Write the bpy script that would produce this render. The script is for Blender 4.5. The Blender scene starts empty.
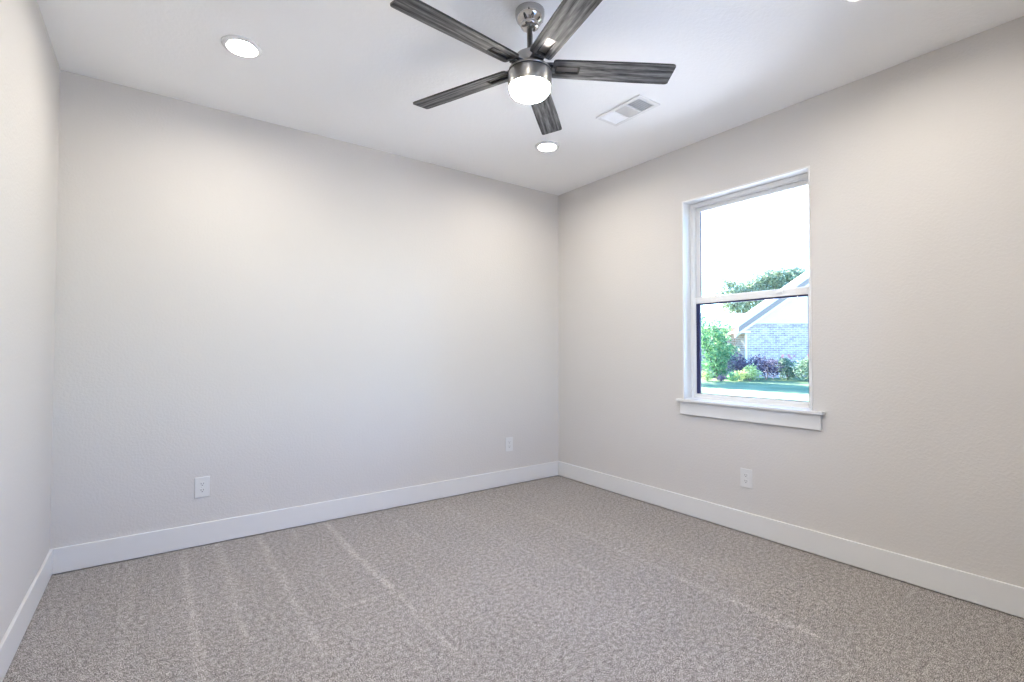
import bpy, bmesh, math, random
from mathutils import Vector, Matrix
random.seed(7)
S = bpy.context.scene
COL = S.collection
PI = math.pi

# ------------------------------------------------------------ camera
CAM = Vector((-3.18643, -3.59346, 1.20226))
YAW, PITCH, ROLL, FPX = 0.630763, 0.0219403, 0.001695, 487.884
Fw = Vector((math.sin(YAW)*math.cos(PITCH), math.cos(YAW)*math.cos(PITCH), math.sin(PITCH)))
Rt = Fw.cross(Vector((0, 0, 1))).normalized(); Up = Rt.cross(Fw)
R2 = Rt*math.cos(ROLL) + Up*math.sin(ROLL); U2 = -Rt*math.sin(ROLL) + Up*math.cos(ROLL)
cd = bpy.data.cameras.new('camera'); cam = bpy.data.objects.new('camera', cd); COL.objects.link(cam)
m3 = Matrix((R2, U2, -Fw)).transposed()
cam.matrix_world = Matrix.Translation(CAM) @ m3.to_4x4()
cd.sensor_fit = 'HORIZONTAL'; cd.sensor_width = 36; cd.lens = 36*FPX/1024; cd.clip_start = 0.02; cd.clip_end = 500
S.camera = cam

# ------------------------------------------------------------ sky, sun, exposure
LAMP_W = 350.0        # downlight diffuser radiance
FAN_W = 205.0          # fan lamp radiance
SKY_S = 1.1
SUN_S = 50.0
w = bpy.data.worlds.new('sky'); S.world = w; w.use_nodes = True
nt = w.node_tree; bg = nt.nodes['Background']
sk = nt.nodes.new('ShaderNodeTexSky'); sk.sky_type = 'NISHITA'; sk.sun_disc = False
sk.sun_elevation = math.radians(32); sk.sun_rotation = math.radians(6); sk.air_density = 1.3; sk.dust_density = 0.6; sk.ozone_density = 2.5
tint = nt.nodes.new('ShaderNodeVectorMath'); tint.operation = 'MULTIPLY'; tint.inputs[1].default_value = (0.69, 0.985, 1.56)
nt.links.new(sk.outputs[0], tint.inputs[0]); nt.links.new(tint.outputs[0], bg.inputs[0]); bg.inputs[1].default_value = SKY_S
sd = bpy.data.lights.new('sun', 'SUN'); sun = bpy.data.objects.new('sun', sd); COL.objects.link(sun)
sd.energy = SUN_S; sd.angle = math.radians(0.6); sd.color = (1, 0.93, 0.80)
az, el = math.radians(6), math.radians(32)
sdir = Vector((math.sin(az)*math.cos(el), math.cos(az)*math.cos(el), math.sin(el)))
sun.rotation_euler = sdir.to_track_quat('Z', 'Y').to_euler(); sun.location = (20, 60, 40)
S.view_settings.view_transform = 'Standard'; S.view_settings.look = 'None'
S.view_settings.exposure = 0.14; S.view_settings.gamma = 1.0; S.view_settings.use_curve_mapping = False

# ------------------------------------------------------------ materials
def lin(c):
    return tuple(((v/12.92) if v <= 0.04045 else ((v+0.055)/1.055)**2.4) for v in c)
def mat(name, col, rough=0.5, metal=0.0, spec=0.5):
    m = bpy.data.materials.new(name); m.use_nodes = True
    b = m.node_tree.nodes['Principled BSDF']
    b.inputs['Base Color'].default_value = (*col, 1); b.inputs['Roughness'].default_value = rough
    b.inputs['Metallic'].default_value = metal; b.inputs['Specular IOR Level'].default_value = spec
    return m
def N(m, t): return m.node_tree.nodes.new(t)
def L(m, a, b): m.node_tree.links.new(a, b)
def BS(m): return m.node_tree.nodes['Principled BSDF']
def coords(m, scale=(1, 1, 1)):
    tc = N(m, 'ShaderNodeTexCoord'); mp = N(m, 'ShaderNodeMapping'); mp.inputs['Scale'].default_value = scale
    L(m, tc.outputs['Object'], mp.inputs['Vector']); return mp.outputs[0]
def noise(m, vec, scale, detail=3, rough=0.5):
    n = N(m, 'ShaderNodeTexNoise'); n.inputs['Scale'].default_value = scale
    n.inputs['Detail'].default_value = detail; n.inputs['Roughness'].default_value = rough
    L(m, vec, n.inputs['Vector']); return n.outputs['Fac']
def ramp(m, fac, stops):
    r = N(m, 'ShaderNodeValToRGB'); e = r.color_ramp.elements
    while len(e) < len(stops): e.new(0.5)
    for k, (p, c) in enumerate(stops): e[k].position = p; e[k].color = (*c, 1)
    L(m, fac, r.inputs['Fac']); return r.outputs['Color']
def bump(m, h, strength, dist, base=None):
    b = N(m, 'ShaderNodeBump'); b.inputs['Strength'].default_value = strength; b.inputs['Distance'].default_value = dist
    L(m, h, b.inputs['Height']); L(m, b.outputs['Normal'], BS(m).inputs['Normal'])
def math_n(m, op, a, b=None, c=None):
    n = N(m, 'ShaderNodeMath'); n.operation = op
    for k, v in enumerate((a, b, c)):
        if v is None: continue
        if isinstance(v, (int, float)): n.inputs[k].default_value = v
        else: L(m, v, n.inputs[k])
    return n.outputs[0]

def painted(name, col, str_, scale=75):
    m = mat(name, col, 0.75, spec=0.3); v = coords(m)
    h = noise(m, v, scale, 2.5, 0.55)
    r = N(m, 'ShaderNodeMapRange'); r.inputs[1].default_value = 0.42; r.inputs[2].default_value = 0.62; L(m, h, r.inputs[0])
    bump(m, r.outputs[0], str_, 0.0016); return m
M_wall = painted('wall_paint', (0.635, 0.61, 0.588), 0.26)
M_ceil = painted('ceiling_paint', (0.935, 0.935, 0.935), 0.28, 60)
M_trim = mat('trim_paint', (0.735, 0.73, 0.725), 0.34)
M_vinyl = mat('window_vinyl', (0.82, 0.82, 0.82), 0.35)
M_gasket = mat('dark_gasket', (0.015, 0.018, 0.09), 0.5)
M_plate = mat('outlet_plastic', (0.70, 0.70, 0.695), 0.3)
M_slot = mat('outlet_slot', (0.03, 0.03, 0.035), 0.6)
M_vent = mat('vent_enamel', (0.82, 0.82, 0.82), 0.35)
M_duct = mat('duct_inside', (0.60, 0.62, 0.64), 0.6)
M_nickel = mat('brushed_nickel', (0.40, 0.39, 0.38), 0.30, 1.0)
M_chrome = mat('polished_nickel', (0.50, 0.49, 0.48), 0.10, 1.0)
M_darkmetal = mat('dark_metal', (0.03, 0.03, 0.03), 0.35, 0.6)

def emit(name, col, s):
    m = mat(name, col, 0.4); b = BS(m)
    b.inputs['Emission Color'].default_value = (*col, 1); b.inputs['Emission Strength'].default_value = s; return m
M_lamp = emit('downlight_diffuser', (1.0, 0.94, 0.835), LAMP_W)
M_globe = emit('lit_opal_glass', (1.0, 0.945, 0.86), FAN_W)

# glass
M_glass = bpy.data.materials.new('window_glass'); M_glass.use_nodes = True
_n = M_glass.node_tree; _n.nodes.clear()
_o = _n.nodes.new('ShaderNodeOutputMaterial'); _mx = _n.nodes.new('ShaderNodeMixShader'); _t = _n.nodes.new('ShaderNodeBsdfTransparent')
_g = _n.nodes.new('ShaderNodeBsdfGlossy'); _f = _n.nodes.new('ShaderNodeFresnel'); _f.inputs[0].default_value = 1.25
_t.inputs[0].default_value = (0.97, 0.99, 0.985, 1); _g.inputs['Roughness'].default_value = 0.02
_n.links.new(_f.outputs[0], _mx.inputs[0]); _n.links.new(_t.outputs[0], _mx.inputs[1]); _n.links.new(_g.outputs[0], _mx.inputs[2]); _n.links.new(_mx.outputs[0], _o.inputs[0])

# carpet: flecked yarn + vacuum tracks
M_carpet = mat('carpet_pile', (0.3, 0.27, 0.25), 0.95, spec=0.1)
def build_carpet(m):
    v = coords(m)
    n1 = noise(m, v, 240, 2.0, 0.6); n2 = noise(m, v, 48, 2, 0.6); n3 = noise(m, v, 1.6, 2, 0.5)
    f = math_n(m, 'ADD', math_n(m, 'MULTIPLY', n1, 0.80), math_n(m, 'MULTIPLY', n2, 0.20))
    col = ramp(m, f, [(0.37, (0.045, 0.038, 0.034)), (0.46, (0.175, 0.154, 0.142)), (0.52, (0.33, 0.300, 0.282)), (0.59, (0.68, 0.635, 0.605))])
    sx = N(m, 'ShaderNodeSeparateXYZ'); L(m, v, sx.inputs[0]); X, Y = sx.outputs[0], sx.outputs[1]
    nw = noise(m, v, 2.2, 2, 0.5)
    wob = math_n(m, 'MULTIPLY', math_n(m, 'SUBTRACT', nw, 0.5), 0.06)
    brk = N(m, 'ShaderNodeMapRange'); L(m, noise(m, v, 7.0, 3, 0.7), brk.inputs[0]); brk.inputs[1].default_value = 0.36; brk.inputs[2].default_value = 0.58
    tot = None
    # (x, half width, strength, y_from, y_to)
    for x0, hw, st, ya, yb in [(-2.21, .013, .75, -1.25, 0), (-2.20, .010, .35, -1.95, -1.25), (-3.035, .014, .42, -1.6, -.05),
                               (-2.858, .014, .36, -1.3, 0), (-2.632, .013, .45, -1.55, -.03), (-2.435, .010, .45, -.25, 0), (-2.445, .010, .25, -1.2, -.8),
                               (-1.78, .012, .30, -1.0, 0), (-1.99, .010, .25, -1.9, -1.0), (-.90, .013, .28, -2.2, -.3), (-.915, .016, .55, -2.75, -1.9),
                               (-1.36, .012, .22, -1.5, -.2), (-1.25, .010, .3, -1.75, -1.45), (-1.62, .010, .2, -1.9, -1.6), (-3.28, .014, .2, -1.6, 0), (-.62, .02, .12, -2.6, -.4)]:
        dx = math_n(m, 'ABSOLUTE', math_n(m, 'ADD', math_n(m, 'SUBTRACT', X, x0), wob))
        a = N(m, 'ShaderNodeMapRange'); L(m, dx, a.inputs[0]); a.inputs[1].default_value = hw*2.1; a.inputs[2].default_value = hw*0.3
        c1 = N(m, 'ShaderNodeMapRange'); L(m, Y, c1.inputs[0]); c1.inputs[1].default_value = ya-.05; c1.inputs[2].default_value = ya+.05
        c2 = N(m, 'ShaderNodeMapRange'); L(m, Y, c2.inputs[0]); c2.inputs[1].default_value = yb+.05; c2.inputs[2].default_value = yb-.05
        k = math_n(m, 'MULTIPLY', math_n(m, 'MULTIPLY', a.outputs[0], c1.outputs[0]), math_n(m, 'MULTIPLY', c2.outputs[0], st))
        tot = k if tot is None else math_n(m, 'MAXIMUM', tot, k)
    dy = math_n(m, 'ABSOLUTE', math_n(m, 'ADD', Y, 1.255)); a = N(m, 'ShaderNodeMapRange'); L(m, dy, a.inputs[0]); a.inputs[1].default_value = .018; a.inputs[2].default_value = .004
    inx = math_n(m, 'MULTIPLY', math_n(m, 'GREATER_THAN', X, -2.48), math_n(m, 'LESS_THAN', X, -2.2))
    tot = math_n(m, 'MAXIMUM', tot, math_n(m, 'MULTIPLY', math_n(m, 'MULTIPLY', a.outputs[0], inx), 0.45))
    tot = math_n(m, 'MULTIPLY', tot, math_n(m, 'ADD', math_n(m, 'MULTIPLY', brk.outputs[0], 0.65), 0.35))
    # stripes of pile lean between tracks
    pile = math_n(m, 'ADD', math_n(m, 'MULTIPLY', n3, 0.22), 0.89)
    gain = math_n(m, 'ADD', pile, math_n(m, 'MULTIPLY', tot, 0.56))
    vm = N(m, 'ShaderNodeVectorMath'); vm.operation = 'SCALE'; L(m, col, vm.inputs[0]); L(m, gain, vm.inputs['Scale'])
    L(m, vm.outputs[0], BS(m).inputs['Base Color'])
    bump(m, f, 0.7, 0.006)
    BS(m).inputs['Sheen Weight'].default_value = 0.15
build_carpet(M_carpet)

# weathered grey oak
M_wood = mat('weathered_grey_oak', (0.2, 0.2, 0.2), 0.65, spec=0.2)
def build_wood(m):
    v = coords(m, (0.7, 7, 7))
    oi = N(m, 'ShaderNodeObjectInfo'); ad = N(m, 'ShaderNodeVectorMath'); ad.operation = 'ADD'
    sc = N(m, 'ShaderNodeVectorMath'); sc.operation = 'SCALE'; sc.inputs[0].default_value = (31, 17, 5); L(m, oi.outputs['Random'], sc.inputs['Scale'])
    L(m, v, ad.inputs[0]); L(m, sc.outputs[0], ad.inputs[1]); v = ad.outputs[0]
    wv = N(m, 'ShaderNodeTexWave'); wv.wave_type = 'BANDS'; wv.bands_direction = 'Y'; wv.inputs['Scale'].default_value = 1.5
    wv.inputs['Distortion'].default_value = 10; wv.inputs['Detail'].default_value = 4; wv.inputs['Detail Scale'].default_value = 1.3; wv.inputs['Detail Roughness'].default_value = 0.6; L(m, v, wv.inputs['Vector'])
    g = noise(m, coords(m, (5, 60, 60)), 2.0, 4, 0.65)
    f = math_n(m, 'ADD', math_n(m, 'MULTIPLY', wv.outputs['Fac'], 0.2), math_n(m, 'MULTIPLY', g, 0.8))
    c = ramp(m, f, [(0.28, (0.009, 0.009, 0.009)), (0.40, (0.058, 0.058, 0.060)), (0.55, (0.115, 0.115, 0.118)), (0.72, (0.22, 0.22, 0.223))])
    L(m, c, BS(m).inputs['Base Color']); bump(m, g, 0.25, 0.001)
build_wood(M_wood)
M_edge = mat('dark_blade_edge', (0.02, 0.02, 0.02), 0.5)

# outdoors
def leafy(name, c1, c2, c3):
    m = mat(name, c2, 0.6, spec=0.25)
    g = N(m, 'ShaderNodeNewGeometry')
    c = ramp(m, g.outputs['Random Per Island'], [(0.0, c1), (0.5, c2), (1.0, c3)])
    L(m, c, BS(m).inputs['Base Color'])
    tr = N(m, 'ShaderNodeBsdfTranslucent'); L(m, c, tr.inputs[0]); mx = N(m, 'ShaderNodeMixShader'); mx.inputs[0].default_value = 0.35
    L(m, BS(m).outputs[0], mx.inputs[1]); L(m, tr.outputs[0], mx.inputs[2])
    L(m, mx.outputs[0], m.node_tree.nodes['Material Output'].inputs[0]); return m
ML_green = leafy('green_leaves', (0.068, 0.204, 0.102), (0.153, 0.340, 0.153), (0.408, 0.578, 0.272))
ML_teal = leafy('blue_green_leaves', (0.07, 0.13, 0.08), (0.16, 0.25, 0.15), (0.36, 0.42, 0.28))
ML_purple = leafy('purple_leaves', (0.055, 0.045, 0.08), (0.12, 0.10, 0.15), (0.26, 0.23, 0.28))
ML_lime = leafy('lime_leaves', (0.255, 0.374, 0.119), (0.510, 0.578, 0.204), (0.714, 0.731, 0.374))
ML_tree = leafy('tree_leaves', (0.15, 0.20, 0.13), (0.29, 0.37, 0.24), (0.52, 0.56, 0.40))
M_flower = mat('pink_petals', (0.60, 0.30, 0.32), 0.6)
M_bark = mat('bark', (0.16, 0.12, 0.09), 0.9)
M_grass = mat('lawn_grass', (0.3, 0.5, 0.2), 0.9, spec=0.1)
def build_grass(m):
    v = coords(m); a = noise(m, v, 0.6, 4, 0.6); b = noise(m, v, 14, 3, 0.7)
    f = math_n(m, 'ADD', math_n(m, 'MULTIPLY', a, 0.5), math_n(m, 'MULTIPLY', b, 0.5))
    L(m, ramp(m, f, [(0.35, (0.075, 0.12, 0.05)), (0.5, (0.12, 0.175, 0.08)), (0.66, (0.19, 0.23, 0.115))]), BS(m).inputs['Base Color'])
    bump(m, b, 0.6, 0.03)
build_grass(M_grass)
M_bounce = mat('bounce_concrete', (0.6, 0.59, 0.56), 0.85, spec=0.2)  # for the added ground slab that bounces daylight indoors
L(M_bounce, ramp(M_bounce, noise(M_bounce, coords(M_bounce), 2.5, 5, 0.7), [(0.3, (0.66, 0.65, 0.63)), (0.7, (0.78, 0.77, 0.75))]), BS(M_bounce).inputs['Base Color'])
M_brick = mat('brick_wall', (0.4, 0.3, 0.3), 0.85, spec=0.2)
def build_brick(m):
    v = coords(m)
    sw = N(m, 'ShaderNodeSeparateXYZ'); L(m, v, sw.inputs[0]); cb = N(m, 'ShaderNodeCombineXYZ')
    L(m, math_n(m, 'ADD', sw.outputs[0], sw.outputs[1]), cb.inputs[0]); L(m, sw.outputs[2], cb.inputs[1])
    b = N(m, 'ShaderNodeTexBrick'); L(m, cb.outputs[0], b.inputs['Vector']); b.inputs['Scale'].default_value = 1.0
    b.inputs['Brick Width'].default_value = 0.30; b.inputs['Row Height'].default_value = 0.10; b.inputs['Mortar Size'].default_value = 0.016
    b.inputs['Color1'].default_value = (0.24, 0.125, 0.09, 1); b.inputs['Color2'].default_value = (0.52, 0.33, 0.25, 1); b.inputs['Mortar'].default_value = (0.62, 0.58, 0.54, 1)
    n = noise(m, v, 3.0, 2, 0.6); mx = N(m, 'ShaderNodeMix'); mx.data_type = 'RGBA'; mx.inputs[0].default_value = 0.35
    L(m, b.outputs['Color'], mx.inputs[6]); L(m, ramp(m, n, [(0.35, (0.30, 0.24, 0.23)), (0.65, (0.62, 0.55, 0.50))]), mx.inputs[7])
    L(m, mx.outputs[2], BS(m).inputs['Base Color'])
build_brick(M_brick)
M_siding = mat('white_siding', (0.68, 0.62, 0.56), 0.6)
M_soffit = mat('white_house_trim', (0.80, 0.74, 0.68), 0.5)
M_fascia = mat('greige_fascia', (0.24, 0.175, 0.14), 0.6)
M_shingle = mat('pale_shingles', (0.30, 0.28, 0.27), 0.9)
M_ext = mat('exterior_siding', (0.6, 0.58, 0.55), 0.8)

# ------------------------------------------------------------ mesh helpers
def box(bm, a, b, mi=0):
    x0, x1 = sorted((a[0], b[0])); y0, y1 = sorted((a[1], b[1])); z0, z1 = sorted((a[2], b[2]))
    v = [bm.verts.new(p) for p in ((x0, y0, z0), (x1, y0, z0), (x1, y1, z0), (x0, y1, z0), (x0, y0, z1), (x1, y0, z1), (x1, y1, z1), (x0, y1, z1))]
    fs = []
    for q in ((0, 3, 2, 1), (4, 5, 6, 7), (0, 1, 5, 4), (1, 2, 6, 5), (2, 3, 7, 6), (3, 0, 4, 7)):
        f = bm.faces.new([v[i] for i in q]); f.material_index = mi; fs.append(f)
    return fs
def lathe(bm, prof, seg=48, c=(0, 0), mi=0):
    rings = []
    for r, z in prof:
        if r < 1e-5: rings.append([bm.verts.new((c[0], c[1], z))])
        else: rings.append([bm.verts.new((c[0]+r*math.cos(2*PI*k/seg), c[1]+r*math.sin(2*PI*k/seg), z)) for k in range(seg)])
    for a, b in zip(rings, rings[1:]):
        for k in range(seg):
            q = [a[k % len(a)], a[(k+1) % len(a)] if len(a) > 1 else None, b[(k+1) % len(b)] if len(b) > 1 else None, b[k % len(b)]]
            q = [x for i, x in enumerate(q) if x is not None]
            if len(set(q)) >= 3:
                f = bm.faces.new(list(dict.fromkeys(q))); f.material_index = mi; f.smooth = True
def obj(name, bm, mats, parent=None, bevel=0, smooth=False, seg=2):
    bmesh.ops.recalc_face_normals(bm, faces=bm.faces)
    me = bpy.data.meshes.new(name); bm.to_mesh(me); bm.free()
    for m in (mats if isinstance(mats, (list, tuple)) else [mats]): me.materials.append(m)
    o = bpy.data.objects.new(name, me); COL.objects.link(o)
    if parent is not None: o.parent = parent
    if bevel:
        b = o.modifiers.new('bevel', 'BEVEL'); b.width = bevel; b.segments = seg; b.limit_method = 'ANGLE'; b.angle_limit = 0.7; b.harden_normals = False
    if smooth:
        for p in me.polygons: p.use_smooth = True
    return o
def B(): return bmesh.new()
def tag(o, label, cat, group=None):
    o['label'] = label; o['category'] = cat
    if group: o['group'] = group
    return o
def empty(name, loc):
    o = bpy.data.objects.new(name, None); COL.objects.link(o); o.location = loc; o.empty_display_size = 0.1; return o
def struct(o): o['kind'] = 'structure'; return o
def copy_tree(o, parent=None):
    c = o.copy(); COL.objects.link(c)
    if parent is not None: c.parent = parent
    for ch in [x for x in bpy.data.objects if x.parent == o and x != c]: copy_tree(ch, c)
    return c
def sharp(o, ang=35):
    o.data.set_sharp_from_angle(angle=math.radians(ang)) if hasattr(o.data, 'set_sharp_from_angle') else None
    return o

# ------------------------------------------------------------ the room
W, D, H = 3.630, 3.75, 2.743
T = 0.16
OY0, OY1, OZ0, OZ1 = -2.288, -1.397, 0.835, 2.335      # window opening
b = B(); box(b, (-W-T, -D-T, -0.08), (T, T, 0)); o = obj('floor', b, M_carpet); struct(o)
b = B(); box(b, (-W-T, -D-T, H), (T, T, H+0.12)); o = obj('ceiling', b, M_ceil); struct(o)
b = B(); box(b, (-W-T, 0, 0), (T, T, H)); struct(obj('wall_back', b, M_wall))
b = B(); box(b, (-W-T, -D, 0), (-W, 0, H)); struct(obj('wall_left', b, M_wall))
PX0, PX1, PZ0, PZ1 = -2.40, -1.30, 0.835, 2.335     # added opening behind the camera, unseen, lets in extra daylight
b = B()
for x0, x1, z0, z1 in ((-W-T, PX0, 0, H), (PX1, T, 0, H), (PX0, PX1, 0, PZ0), (PX0, PX1, PZ1, H)): box(b, (x0, -D-T, z0), (x1, -D, z1))
struct(obj('wall_front', b, M_wall))
b = B()   # right wall with the window opening
ys = [-D, OY0, OY1, 0]; zs = [0, OZ0, OZ1, H]
for i in range(3):
    for j in range(3):
        if i == 1 and j == 1: continue
        box(b, (0, ys[i], zs[j]), (T, ys[i+1], zs[j+1]))
bmesh.ops.remove_doubles(b, verts=b.verts, dist=1e-5)
seen = {}
for f in list(b.faces):
    k = tuple(sorted(v.index for v in f.verts)); 
b.verts.index_update()
for f in list(b.faces):
    k = tuple(sorted(v.index for v in f.verts))
    seen.setdefault(k, []).append(f)
dele = [f for fs in seen.values() if len(fs) > 1 for f in fs]
bmesh.ops.delete(b, geom=dele, context='FACES_ONLY')
struct(obj('wall_right', b, M_wall))

BH, BT = 0.1405, 0.014
def baseboard(name, a, bb):
    b = B(); box(b, (a[0], a[1], 0.005), (bb[0], bb[1], BH)); struct(obj(name, b, M_trim, bevel=0.003))
baseboard('baseboard_back', (-W+0.0005, -BT, 0), (-0.0005, -0.0005, 0))
baseboard('baseboard_right', (-BT, -D+0.0005, 0), (-0.0005, -BT-0.0005, 0))
baseboard('baseboard_left', (-W+0.0005, -D+0.0005, 0), (-W+BT, -BT-0.0005, 0))
baseboard('baseboard_front', (-W+BT+0.0005, -D+0.0005, 0), (-BT-0.0005, -D+BT, 0))

# ------------------------------------------------------------ window
win = struct(empty('window_1', (0.0, (OY0+OY1)/2, OZ0)))
win['label'] = 'white vinyl single hung window in the right wall'
woff = Vector(win.location)
def wpart(name, fill, mats, parent=win, bevel=0.0, off=None):
    b = B(); fill(b); bmesh.ops.translate(b, verts=b.verts, vec=-woff)
    o = obj(name, b, mats, None, bevel); o.parent = parent; return o
def ring(b, x0, x1, y0, y1, z0, z1, l, r, t, bt, mi=0):
    # y1 = left (far) side, y0 = right (near) side; widths l, r, t, bt
    box(b, (x0, y1-l, z0), (x1, y1, z1), mi); box(b, (x0, y0, z0), (x1, y0+r, z1), mi)
    box(b, (x0, y0+r, z1-t), (x1, y1-l, z1), mi); box(b, (x0, y0+r, z0), (x1, y1-l, z0+bt), mi)
e = 0.0008
wpart('jamb_liner', lambda b: ring(b, -0.003, 0.092, OY0+e, OY1-e, 0.8535, OZ1-e, 0.010, 0.010, 0.010, 0.001), M_trim, bevel=0.002)
def fr(b):
    ring(b, 0.092, 0.158, OY0+e, OY1-e, OZ0+e, OZ1-e, 0.034, 0.030, 0.036, 0.030)
    ring(b, 0.099, 0.104, OY0+0.032, OY1-0.034, 0.86, OZ1-0.036, 0.006, 0.006, 0.008, 0.002)
wpart('window_frame', fr, M_vinyl, bevel=0.0015)
LX0, LX1 = 0.104, 0.130
lg = (-2.222, -1.470, 0.894, 1.557)   # lower glass: y0,y1,z0,z1
sl = wpart('lower_sash', lambda b: ring(b, LX0, LX1, OY0+0.031, OY1-0.035, 0.866, 1.612, (OY1-0.035)-lg[1]-0.029, lg[0]-(OY0+0.031)-0.004, 0.046, 0.024), M_vinyl, bevel=0.003)
wpart('gasket', lambda b: ring(b, LX0+0.006, LX1-0.004, lg[0]-0.0035, lg[1]+0.0285, lg[2]-0.0035, lg[3]+0.0085, 0.0285, 0.003, 0.011, 0.003), M_gasket, sl)
wpart('pane', lambda b: box(b, (0.116, lg[0], lg[2]), (0.120, lg[1], lg[3]-0.002)), M_glass, sl)
wpart('sash_lock', lambda b: (box(b, (0.096, -2.075, 1.588), (0.104, -2.035, 1.600)), box(b, (0.106, -2.165, 1.535), (0.112, -2.160, 1.562))), M_vinyl, sl)
ug = (-2.222, -1.466, 1.622, 2.262)
su = wpart('upper_sash', lambda b: ring(b, 0.131, 0.156, OY0+0.031, OY1-0.035, 1.592, OZ1-0.037, (OY1-0.035)-ug[1]-0.003, ug[0]-(OY0+0.031)-0.003, (OZ1-0.037)-ug[3]-0.003, 0.027), M_vinyl, bevel=0.003)
wpart('pane', lambda b: box(b, (0.141, ug[0]-0.002, ug[2]-0.002), (0.145, ug[1]+0.002, ug[3]+0.002)), M_glass, su)
wpart('gasket', lambda b: box(b, (0.133, ug[1]-0.004, 1.622), (0.1405, ug[1]+0.002, ug[3])), mat('grey_gasket', (0.25, 0.28, 0.36), 0.5), su)
# stool and apron
wpart('window_sill', lambda b: (box(b, (-0.042, -2.355, 0.836), (-0.0005, -1.362, 0.853)), box(b, (-0.0005, OY0+e, 0.836), (0.0915, OY1-e, 0.853))), M_trim, bevel=0.003)
wpart('window_apron', lambda b: box(b, (-0.020, -2.337, 0.742), (-0.0008, -1.385, 0.8355)), M_trim, bevel=0.002)

w2 = struct(empty('added_window', ((PX0+PX1)/2, -D, PZ0)))  # made-up window, never in view, brings daylight to the far wall
w2['label'] = 'added white twin window behind the camera, unseen, for extra daylight'
hw = (PX1-PX0)/2
b = B()
for x0, x1 in ((-hw+e, 0), (0, hw-e)):
    for q in (((x0, -0.15, 0.001), (x0+0.06, -0.09, 1.499)), ((x1-0.06, -0.15, 0.001), (x1, -0.09, 1.499)), ((x0+0.06, -0.15, 0.001), (x1-0.06, -0.09, 0.06)), ((x0+0.06, -0.15, 1.44), (x1-0.06, -0.09, 1.499)), ((x0+0.06, -0.13, 0.74), (x1-0.06, -0.09, 0.78))): box(b, *q)
obj('window_frame', b, M_vinyl, w2, bevel=0.002)
for x0, x1 in ((-hw+0.061, -0.061), (0.061, hw-0.061)):
    b = B(); box(b, (x0, -0.118, 0.06), (x1, -0.114, 1.44)); obj('pane', b, M_glass, w2)
b = B(); box(b, (-hw-0.06, -0.0005, 0.0), (hw+0.06, 0.042, 0.018)); box(b, (-hw+e, -0.089, 0.0012), (hw-e, -0.0005, 0.018)); obj('window_sill', b, M_trim, w2, bevel=0.003)

# ------------------------------------------------------------ outlets
def make_outlet(name):
    # local frame: faces -Y, back on y = 0
    r = empty(name, (0, 0, 0))
    b = B(); box(b, (-0.040, -0.0062, -0.0625), (0.040, -0.0004, 0.0625)); obj('cover_plate', b, M_plate, r, bevel=0.0028)
    b = B()
    for s in (-1, 1):
        zc = s*0.0195
        pts = [(0.0175*math.cos(t), zc+0.0145*max(-0.92, min(0.92, 1.25*math.sin(t)))) for t in [2*PI*k/24 for k in range(24)]]
        v0 = [b.verts.new((x, -0.0060, z)) for x, z in pts]; v1 = [b.verts.new((x, -0.0082, z)) for x, z in pts]
        b.faces.new(v1)
        for k in range(24): b.faces.new((v0[k], v0[(k+1) % 24], v1[(k+1) % 24], v1[k]))
        for sx, h in ((-0.0065, 0.0045), (0.0065, 0.0038)):
            box(b, (sx-0.0013, -0.0086, zc+0.0035-h), (sx+0.0013, -0.0080, zc+0.0035+h), 1)
        box(b, (-0.0026, -0.0086, zc-0.0100), (0.0026, -0.0080, zc-0.0052), 1)
    obj('receptacle', b, [M_plate, M_slot], r)
    b = B(); lathe(b, [(0, 0.0), (0.003, 0.0), (0.0035, 0.0012), (0, 0.0016)], 12)
    bmesh.ops.rotate(b, verts=b.verts, cent=(0, 0, 0), matrix=Matrix.Rotation(PI/2, 3, 'X')); bmesh.ops.translate(b, verts=b.verts, vec=(0, -0.0062, 0))
    obj('screw', b, M_plate, r)
    return r
o1 = make_outlet('wall_outlet'); o1.location = (-2.941, 0, 0.360)
tag(o1, 'white duplex outlet at the left end of the long back wall above the baseboard', 'outlet', 'wall outlets')
o2 = copy_tree(o1); o2.location = (-0.594, 0, 0.366)
tag(o2, 'white duplex outlet on the back wall close to the room corner', 'outlet', 'wall outlets')
o3 = copy_tree(o1); o3.location = (0, -1.878, 0.364); o3.rotation_euler = (0, 0, -PI/2)
tag(o3, 'white duplex outlet on the right wall below the window', 'outlet', 'wall outlets')

# ------------------------------------------------------------ recessed downlights
def make_downlight():
    r = empty('recessed_light', (0, 0, H))
    b = B(); lathe(b, [(0.0560, -0.0010), (0.0690, -0.0115), (0.0730, -0.0130), (0.0820, -0.0118), (0.0900, -0.0060), (0.0925, -0.0004), (0.0560, -0.0004)], 64); obj('trim_ring', b, M_vinyl, r)
    b = B(); lathe(b, [(0, -0.0026), (0.050, -0.0025), (0.0555, -0.0020), (0.0555, -0.0010), (0, -0.0010)], 64); obj('diffuser', b, M_lamp, r)
    return r
d1 = make_downlight(); d1.location = (-2.855, -0.822, H)
tag(d1, 'lit round white recessed ceiling light left of the fan', 'ceiling light', 'recessed ceiling lights')
for x, y, l in [(-0.838, -0.822, 'lit round white recessed ceiling light near the far corner, below the downward fan blade'),
                (-0.800, -2.838, 'lit round recessed ceiling light cut by the top edge, above the window'),
                (-2.862, -2.838, 'lit round recessed ceiling light behind the camera, outside the picture')]:
    c = copy_tree(d1); c.location = (x, y, H); tag(c, l, 'ceiling light', 'recessed ceiling lights')

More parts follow.
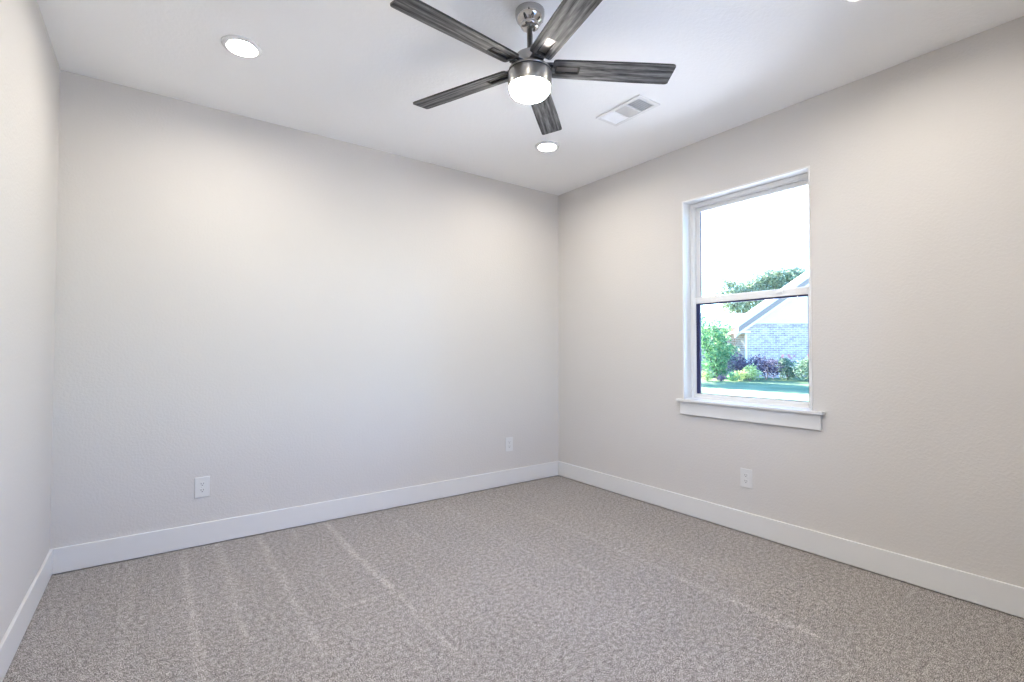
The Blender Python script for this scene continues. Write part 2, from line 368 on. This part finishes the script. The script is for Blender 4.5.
# ------------------------------------------------------------ ceiling register
vt = empty('ceiling_vent', (-0.775, -1.535, H))
tag(vt, 'white rectangular metal air register on the ceiling right of the fan', 'vent')
b = B()
X2, Y2 = 0.098, 0.180
zf0, zf1 = -0.009, -0.0005
def ringz(b, x0, x1, y0, y1, w, z0, z1):
    box(b, (x0, y0, z0), (x0+w, y1, z1)); box(b, (x1-w, y0, z0), (x1, y1, z1)); box(b, (x0+w, y0, z0), (x1-w, y0+w, z1)); box(b, (x0+w, y1-w, z0), (x1-w, y1, z1))
ringz(b, -X2, X2, -Y2, Y2, 0.026, zf0, zf1)
sec = [(-0.154, -0.056), (-0.046, 0.046), (0.056, 0.154)]
for y in (-0.051, 0.051): box(b, (-0.072, y-0.005, zf0), (0.072, y+0.005, zf1))
obj('register_frame', b, M_vent, vt, bevel=0.002)
b = B(); box(b, (-0.074, -0.155, -0.0012), (0.074, 0.155, -0.0006)); obj('duct_backing', b, M_duct, vt)
def slats(b, s):
    y0, y1 = sec[s]
    if s == 1:
        n = 9
        for k in range(n):
            x = -0.068+(k+0.5)*0.136/n; vs = [b.verts.new(p) for p in ((x-0.006, y0, -0.002), (x-0.006, y1, -0.002), (x+0.004, y1, -0.0085), (x+0.004, y0, -0.0085))]; b.faces.new(vs)
    else:
        n = 7; sg = -1 if s == 0 else 1
        for k in range(n):
            y = y0+(k+0.5)*(y1-y0)/n; vs = [b.verts.new(p) for p in ((-0.072, y-sg*0.005, -0.002), (0.072, y-sg*0.005, -0.002), (0.072, y+sg*0.004, -0.0085), (-0.072, y+sg*0.004, -0.0085))]; b.faces.new(vs)
for s in range(3):
    b = B(); slats(b, s); o = obj('louver_bank', b, M_vent, vt); sm = o.modifiers.new('thick', 'SOLIDIFY'); sm.thickness = 0.0012

# ------------------------------------------------------------ ceiling fan
FX, FY = -1.838, -1.880
fan = empty('ceiling_fan', (FX, FY, H))
tag(fan, 'brushed nickel ceiling fan with five grey wood blades and a lit dome lamp', 'ceiling fan')
def zl(z): return z-H
b = B(); lathe(b, [(0, zl(2.7425)), (0.066, zl(2.7425)), (0.0665, zl(2.736)), (0.066, zl(2.722)), (0.062, zl(2.708)), (0.053, zl(2.694)), (0.043, zl(2.687)), (0.041, zl(2.684)), (0.043, zl(2.680)), (0.040, zl(2.672)), (0.030, zl(2.665)), (0.016, zl(2.663)), (0, zl(2.663))], 64)
cn = obj('canopy', b, M_chrome, fan)
for k in range(3):
    b = B(); t = 2*PI*k/3-2.3; box(b, (0.0625*math.cos(t)-0.003, 0.0625*math.sin(t)-0.003, zl(2.712)), (0.0625*math.cos(t)+0.003, 0.0625*math.sin(t)+0.003, zl(2.720)))
    obj('screw', b, M_darkmetal, cn)
b = B(); lathe(b, [(0, zl(2.668)), (0.0128, zl(2.668)), (0.0128, zl(2.545)), (0.020, zl(2.543)), (0.022, zl(2.536)), (0, zl(2.536))], 32); obj('downrod', b, M_nickel, fan)
b = B(); lathe(b, [(0, zl(2.540)), (0.0610, zl(2.540)), (0.0622, zl(2.5385)), (0.0625, zl(2.536)), (0.0625, zl(2.500)), (0.0625, zl(2.486)), (0.086, zl(2.481)), (0.0955, zl(2.473)), (0.0975, zl(2.4622)), (0, zl(2.4622))], 64); mh = obj('motor_housing', b, M_nickel, fan)
b = B(); lathe(b, [(0.060, zl(2.4622)), (0.0990, zl(2.4622)), (0.0990, zl(2.4570)), (0.060, zl(2.4570))], 64); obj('black_groove', b, M_edge, mh)
b = B(); lathe(b, [(0, zl(2.4570)), (0.0970, zl(2.4570)), (0.0985, zl(2.455)), (0.0985, zl(2.394)), (0.0975, zl(2.392)), (0.0925, zl(2.392)), (0.0925, zl(2.42)), (0, zl(2.42))], 72); sharp(obj('lamp_ring', b, M_nickel, fan))
b = B(); lathe(b, [(0, zl(2.415)), (0.0905, zl(2.415)), (0.0905, zl(2.390)), (0.0895, zl(2.381)), (0.086, zl(2.371)), (0.077, zl(2.362)), (0.060, zl(2.3555)), (0.035, zl(2.352)), (0, zl(2.351))], 64); obj('glass_shade', b, M_globe, fan)

PIT = math.radians(-10.65); PHI = -0.552
def blade_mesh():
    b = B(); th = 0.0085
    w0, w1 = 0.0515, 0.0595; Ra, Rb = 0.657, 0.663     # v = -w side long, v = +w side
    us = [0.104, 0.109, 0.120, 0.170, 0.222, 0.30, 0.40, 0.50, 0.60, 0.645, 0.654, 0.660]
    def wid(u): return w0+(w1-w0)*min(1, (u-0.104)/0.40)**0.8
    def hv(u, s):
        h = wid(u)
        if u < 0.1045: h -= 0.008
        elif u < 0.110: h -= 0.002
        if u > 0.659: h -= 0.008
        elif u > 0.653: h -= 0.002
        return s*h
    def vs(u): return [hv(u, -1), -0.0185, 0.0185, hv(u, 1)]
    top, bot = [], []
    for u in us:
        top.append([b.verts.new((u, v, th/2)) for v in vs(u)]); bot.append([b.verts.new((u, v, -th/2)) for v in vs(u)])
    hole = {(2, 1), (3, 1)}
    n = len(us)
    for i in range(n-1):
        for j in range(3):
            if (i, j) in hole: continue
            b.faces.new((top[i][j], top[i+1][j], top[i+1][j+1], top[i][j+1])); b.faces.new((bot[i][j], bot[i][j+1], bot[i+1][j+1], bot[i+1][j]))
    def side(p, q, r, s): f = b.faces.new((p, q, r, s)); f.material_index = 1
    for i in range(n-1):
        side(top[i][0], bot[i][0], bot[i+1][0], top[i+1][0]); side(top[i][3], top[i+1][3], bot[i+1][3], bot[i][3])
    for j in range(3):
        side(top[0][j], top[0][j+1], bot[0][j+1], bot[0][j]); side(top[-1][j], bot[-1][j], bot[-1][j+1], top[-1][j+1])
    for i in (2, 3):
        side(top[i][1], top[i+1][1], bot[i+1][1], bot[i][1]); side(top[i][2], bot[i][2], bot[i+1][2], top[i+1][2])
    side(top[2][1], bot[2][1], bot[2][2], top[2][2]); side(top[4][1], top[4][2], bot[4][2], bot[4][1])
    return b
bm0 = obj('fan_blade', blade_mesh(), [M_wood, M_edge], fan)
bm0.location = (0, 0, zl(2.486)); bm0.rotation_euler = (PIT, 0, PHI)
b = B()
box(b, (0.058, -0.030, 0.0046), (0.232, 0.030, 0.0085))
ra = obj('blade_arm', b, mat('satin_nickel', (0.36, 0.35, 0.35), 0.48, 1.0), bm0, bevel=0.0015)
b = B(); z0, z1 = -0.0058, -0.0043
for bx_ in (((0.116, -0.0225, z0), (0.226, -0.0188, z1)), ((0.116, 0.0188, z0), (0.226, 0.0225, z1)), ((0.222, -0.0188, z0), (0.226, 0.0188, z1)), ((0.116, -0.0188, z0), (0.120, 0.0188, z1))): box(b, *bx_)
obj('slot_rim', b, M_darkmetal, bm0)
b = B(); box(b, (0.056, -0.022, -0.010), (0.104, 0.022, 0.0035)); obj('arm_root', b, M_darkmetal, bm0, bevel=0.003)
for k in range(1, 5):
    c = copy_tree(bm0, fan); c.rotation_euler = (PIT, 0, PHI+k*2*PI/5)

# ------------------------------------------------------------ outdoors
GZ = -0.15
fw2 = Vector((Fw.x, Fw.y, 0)).normalized(); rt2 = Vector((Rt.x, Rt.y, 0)).normalized()
def P(lat, dep, z=0.0):
    p = CAM + rt2*lat + fw2*dep; return Vector((p.x, p.y, z))
b = B()
v = [b.verts.new(p) for p in ((-40, -60, GZ), (110, -60, GZ), (110, 80, GZ), (-40, 80, GZ))]; b.faces.new(v)
o = obj('lawn', b, M_grass); struct(o)

b = B()
for q in (((T+0.03, -30, GZ+0.002), (8.2, 60, GZ+0.03)), ((-30, -30, GZ+0.002), (T+0.03, -D-T-0.03, GZ+0.03))): box(b, *q)
struct(obj('bounce_slab', b, M_bounce))  # added pale slab, unseen, reflects sun and sky up to the ceiling
house = empty('house', P(17, 26, GZ)); hy = math.atan2(rt2.y, rt2.x); house.rotation_euler = (0, 0, hy)
tag(house, 'neighbouring brick house with white gable siding seen through the window', 'house')
# local: x = lateral-17, y = depth-26, z from GZ
def hl(lat, dep, z): return (lat-17, dep-26, z-GZ)
EZ, SL = 2.62, 0.697
wl, ol, rl = 12.42, 11.86, 17.6
brick_top = 2.73
b = B(); box(b, hl(wl, 26, GZ), hl(22.8, 27.2, brick_top-0.22)); 
box(b, hl(wl-0.4, 27.2, GZ), hl(23.2, 36, brick_top-0.22)); obj('brick_wall', b, M_brick, house)
b = B()
k = 0; x = wl
while x < 22.7:
    box(b, hl(x, 25.985, brick_top-0.22), hl(min(x+0.085, 22.8), 26.6, brick_top)); x += 0.10
obj('soldier_course', b, M_brick, house)
b = B()   # lap siding in the gable
z = brick_top
while z < EZ+(rl-ol)*SL-0.15:
    z1 = z+0.16; xl = max(wl, ol+(z1-EZ)/SL+0.12); xr = 2*rl-xl
    if xr > xl: 
        vs = [b.verts.new(hl(xl, 25.99, z)), b.verts.new(hl(xr, 25.99, z)), b.verts.new(hl(xr, 26.015, z1)), b.verts.new(hl(xl, 26.015, z1)), b.verts.new(hl(xl, 26.2, z)), b.verts.new(hl(xr, 26.2, z)), b.verts.new(hl(xr, 26.2, z1)), b.verts.new(hl(xl, 26.2, z1))]
        for q in ((0, 1, 2, 3), (7, 6, 5, 4), (0, 4, 5, 1), (3, 2, 6, 7), (0, 3, 7, 4), (1, 5, 6, 2)): b.faces.new([vs[i] for i in q])
    z = z1
obj('gable_siding', b, M_siding, house)
def sloped(b, x0, z0, x1, z1, d0, d1, up0, up1):
    pts = [(x0, z0+up0), (x1, z1+up0), (x1, z1+up1), (x0, z0+up1)]
    A = [b.verts.new(hl(px, d0, pz)) for px, pz in pts]; C_ = [b.verts.new(hl(px, d1, pz)) for px, pz in pts]
    b.faces.new(A); b.faces.new(C_[::-1])
    for i in range(4): b.faces.new((A[i], C_[i], C_[(i+1) % 4], A[(i+1) % 4]))
rz = EZ+(rl-ol)*SL
for nm, m_, d0, d1, u0, u1 in (('fascia_board', M_fascia, 25.55, 25.60, -0.40, -0.10), ('drip_edge', M_soffit, 25.52, 25.62, -0.10, 0.02), ('frieze_board', M_soffit, 25.93, 25.985, -0.66, -0.46),
                               ('soffit', M_soffit, 25.60, 26.02, -0.41, -0.38), ('roof_shingles', M_shingle, 25.62, 26.9, -0.10, 0.0)):
    b = B(); sloped(b, ol, EZ, rl, rz, d0, d1, u0, u1); sloped(b, 2*rl-ol, EZ, rl, rz, d0, d1, u0, u1); obj(nm, b, m_, house)
b = B(); box(b, hl(ol, 25.58, EZ-0.42), hl(wl+0.1, 26.9, EZ-0.30)); obj('eave_return', b, M_soffit, house)
b = B(); box(b, hl(wl-0.02, 25.90, GZ), hl(wl+0.07, 25.98, 2.3)); obj('downspout', b, M_soffit, house, bevel=0.01)
# lower wing behind
b = B()
A = [b.verts.new(hl(*p)) for p in ((8.5, 27.4, 2.55), (24, 27.4, 2.55), (24, 31.5, 3.72), (10.5, 31.5, 3.72), (8.5, 36, 2.55), (24, 36, 2.55))]
b.faces.new((A[0], A[1], A[2], A[3])); b.faces.new((A[3], A[2], A[5], A[4])); b.faces.new((A[0], A[3], A[4])); b.faces.new((A[1], A[5], A[2])); b.faces.new((A[0], A[4], A[5], A[1]))
obj('wing_roof', b, M_shingle, house)
b = B(); box(b, hl(8.9, 27.8, GZ), hl(wl-0.4, 35.6, 2.55)); obj('wing_wall', b, M_brick, house)

def leaf(b, p, s, rnd):
    a = Vector((rnd.uniform(-1, 1), rnd.uniform(-1, 1), rnd.uniform(-0.6, 1))).normalized()
    t = a.cross(Vector((rnd.uniform(-1, 1), rnd.uniform(-1, 1), rnd.uniform(-1, 1)))).normalized(); c = a.cross(t)
    vs = [b.verts.new(p+q) for q in (-a*s, t*s*0.42+c*s*0.12, a*s, -t*s*0.42+c*s*0.12)]
    b.faces.new(vs)
def plant(name, pos, blobs, nleaf, ls, m, label, cat, seed, trunk_h=0.5, tr=0.03, group=None, flowers=0):
    rnd = random.Random(seed)
    r = empty(name, pos); tag(r, label, cat, group)
    b = B(); tot = sum(bb[3]*bb[4]*bb[5] for bb in blobs)
    for (x, y, z, rx, ry, rz_) in blobs:
        n = int(nleaf*rx*ry*rz_/tot)
        lob = [(Vector((rnd.gauss(0, 1), rnd.gauss(0, 1), rnd.gauss(0, 1))).normalized(), rnd.uniform(0.75, 1.15)) for _ in range(14)]
        for _ in range(n):
            d = Vector((rnd.gauss(0, 1), rnd.gauss(0, 1), rnd.gauss(0, 1))).normalized()
            k = max(lob, key=lambda q: q[0].dot(d)); rad = (rnd.random()**0.38)*k[1]*(0.74+0.34*max(0, k[0].dot(d))**6)
            p = Vector((x+d.x*rx*rad, y+d.y*ry*rad, max(0.03, z+d.z*rz_*rad)))
            leaf(b, p, ls*rnd.uniform(0.6, 1.25), rnd)
    obj('foliage', b, m, r)
    b = B()
    for kk, (x, y, z, rx, ry, rz_) in enumerate(blobs):
        p0 = Vector((0.0, 0.0, -0.04)); p1 = Vector((x, y, z)); pm = Vector((x*0.25, y*0.25, min(z, trunk_h)))
        for (q0, q1, ra_, rb_) in ((p0, pm, tr, tr*0.7), (pm, p1, tr*0.7, tr*0.25)):
            dd = q1-q0
            if dd.length < 0.02: continue
            ax = dd.normalized(); s1 = ax.orthogonal().normalized(); s2 = ax.cross(s1)
            R0 = [b.verts.new(q0+(s1*math.cos(t)+s2*math.sin(t))*ra_) for t in [2*PI*i/8 for i in range(8)]]
            R1 = [b.verts.new(q1+(s1*math.cos(t)+s2*math.sin(t))*rb_) for t in [2*PI*i/8 for i in range(8)]]
            for i in range(8): b.faces.new((R0[i], R0[(i+1) % 8], R1[(i+1) % 8], R1[i]))
            b.faces.new(R1); b.faces.new(R0[::-1])
    obj('trunk', b, M_bark, r)
    if flowers:
        b = B()
        for _ in range(flowers):
            bb = rnd.choice(blobs); t = rnd.uniform(0, 2*PI)
            c = Vector((bb[0]+bb[3]*rnd.uniform(-.9, .9), bb[1], bb[2]))+(-Vector((0, 1, 0)))*bb[4]*0.6+Vector((0, 0, bb[5]*rnd.uniform(0.6, 1.05)))
            for i in range(5):
                a = 2*PI*i/5; q = c+Vector((math.cos(a), 0, math.sin(a)))*0.035
                vs = [b.verts.new(q+Vector((math.cos(s)*0.03, -0.02*math.sin(s), math.sin(s)*0.03))) for s in [2*PI*j/6 for j in range(6)]]; b.faces.new(vs)
        obj('blossoms', b, M_flower, r)
    r.rotation_euler = (0, 0, hy)
    return r
def px(x, dep): return (x-512)/FPX*dep
def hgt(y, dep): return 1.2+(351.7-y)/FPX*dep-GZ     # height above ground of a picture row at a depth
# big multi-stem green shrub left
d = 25.0
plant('leafy_shrub', P(px(717, d), d, GZ), [(0, 0, 0.9, 0.85, .8, .95), (-.1, 0, 1.9, .75, .7, .8), (-.15, 0, 2.75, .38, .4, .55), (.48, .05, 2.45, .33, .4, .62), (-.75, 0, 2.0, .45, .5, 1.0), (.55, 0, 1.2, .5, .5, .8), (-.85, .1, 3.0, .35, .4, .45)],
      3900, .085, ML_green, 'tall loose green shrub at the left edge of the window view', 'shrub', 1, 0.6, .05)
d = 23.7
plant('purple_shrub', P(px(738, d), d, GZ), [(0, 0, .8, .6, .35, .55), (.25, 0, .55, .5, .35, .5)], 1300, .06, ML_purple, 'dark purple shrub right beside the tall green shrub', 'shrub', 3, .3)
plant('purple_shrub', P(px(766, d), d, GZ), [(-.35, 0, .72, .6, .4, .62), (.3, 0, .62, .55, .4, .6)], 1500, .06, ML_purple, 'wide purple shrub in the middle of the bed against the brick wall', 'shrub', 4, .3)
d = 22.7
plant('lime_shrub', P(px(750, d), d, GZ), [(0, 0, .34, .55, .4, .36), (.1, 0, .55, .3, .25, .3), (-.5, 0, .25, .35, .3, .28)], 1100, .055, ML_lime, 'yellow-green rounded shrub in front of the purple shrubs', 'shrub', 5, .2)
plant('lime_shrub', P(px(707, d), d, GZ), [(0, 0, .28, .38, .35, .32)], 600, .05, ML_lime, 'small lime green plant at the far left foot of the green shrub', 'shrub', 6, .15)
plant('purple_shrub', P(px(721, d), d, GZ), [(0, 0, .14, .24, .2, .18)], 300, .04, ML_purple, 'smallest purple plant, low at the foot of the green shrub', 'shrub', 7, .1)
plant('green_shrub', P(px(732, d), d, GZ), [(0, 0, .22, .28, .28, .28)], 450, .05, ML_green, 'low green plant between the smallest purple plant and the yellow-green shrub', 'shrub', 8, .1)
d = 23.6
plant('rose_bush', P(px(787, d), d, GZ), [(0, 0, .55, .62, .45, .62), (.45, 0, .4, .4, .4, .45), (-.15, 0, .95, .3, .3, .25)], 1500, .06, ML_teal, 'green bush with pink blossoms before the brick wall', 'shrub', 9, .3, .03, None, 9)
d = 22.3
plant('rose_bush', P(px(808, d), d, GZ), [(0, 0, .62, .62, .45, .62), (.15, 0, .95, .3, .3, .3)], 1600, .06, ML_teal, 'green bush with pink blossoms at the right edge of the window view', 'shrub', 10, .3, .03, None, 9)
# tree beyond the house
d = 46
tb = [(px(x, d)-px(768, d), 0, hgt(y, d), r_, r_, r_*.8) for x, y, r_ in ((727, 283, 0.9), (738, 291, 1.3), (752, 286, 1.2), (762, 280, 1.3), (776, 276, 1.4), (791, 273, 1.3), (803, 279, 1.5), (784, 290, 2.2), (757, 298, 1.8), (734, 303, 1.4), (722, 292, .7), (742, 307, 1.1), (813, 285, 2.0))]
plant('shade_tree', P(px(768, d), d, GZ), tb, 15000, .17, ML_tree, 'broad green tree rising behind the neighbouring house', 'tree', 11, 3.0, .25)
d = 25.5
plant('shade_tree', P(px(634, d), d, GZ), [(0, 0, 5.4, 2.0, 2.2, 2.1), (-1.5, 0, 4.6, 1.6, 1.6, 1.5), (.9, .4, 3.8, 1.3, 1.4, 1.3), (0, -1.2, 4.6, 1.8, 1.6, 1.6)], 7000, .16, ML_tree, 'broad tree on the lawn outside, hidden behind the wall left of the window', 'tree', 12, 1.8, .16)
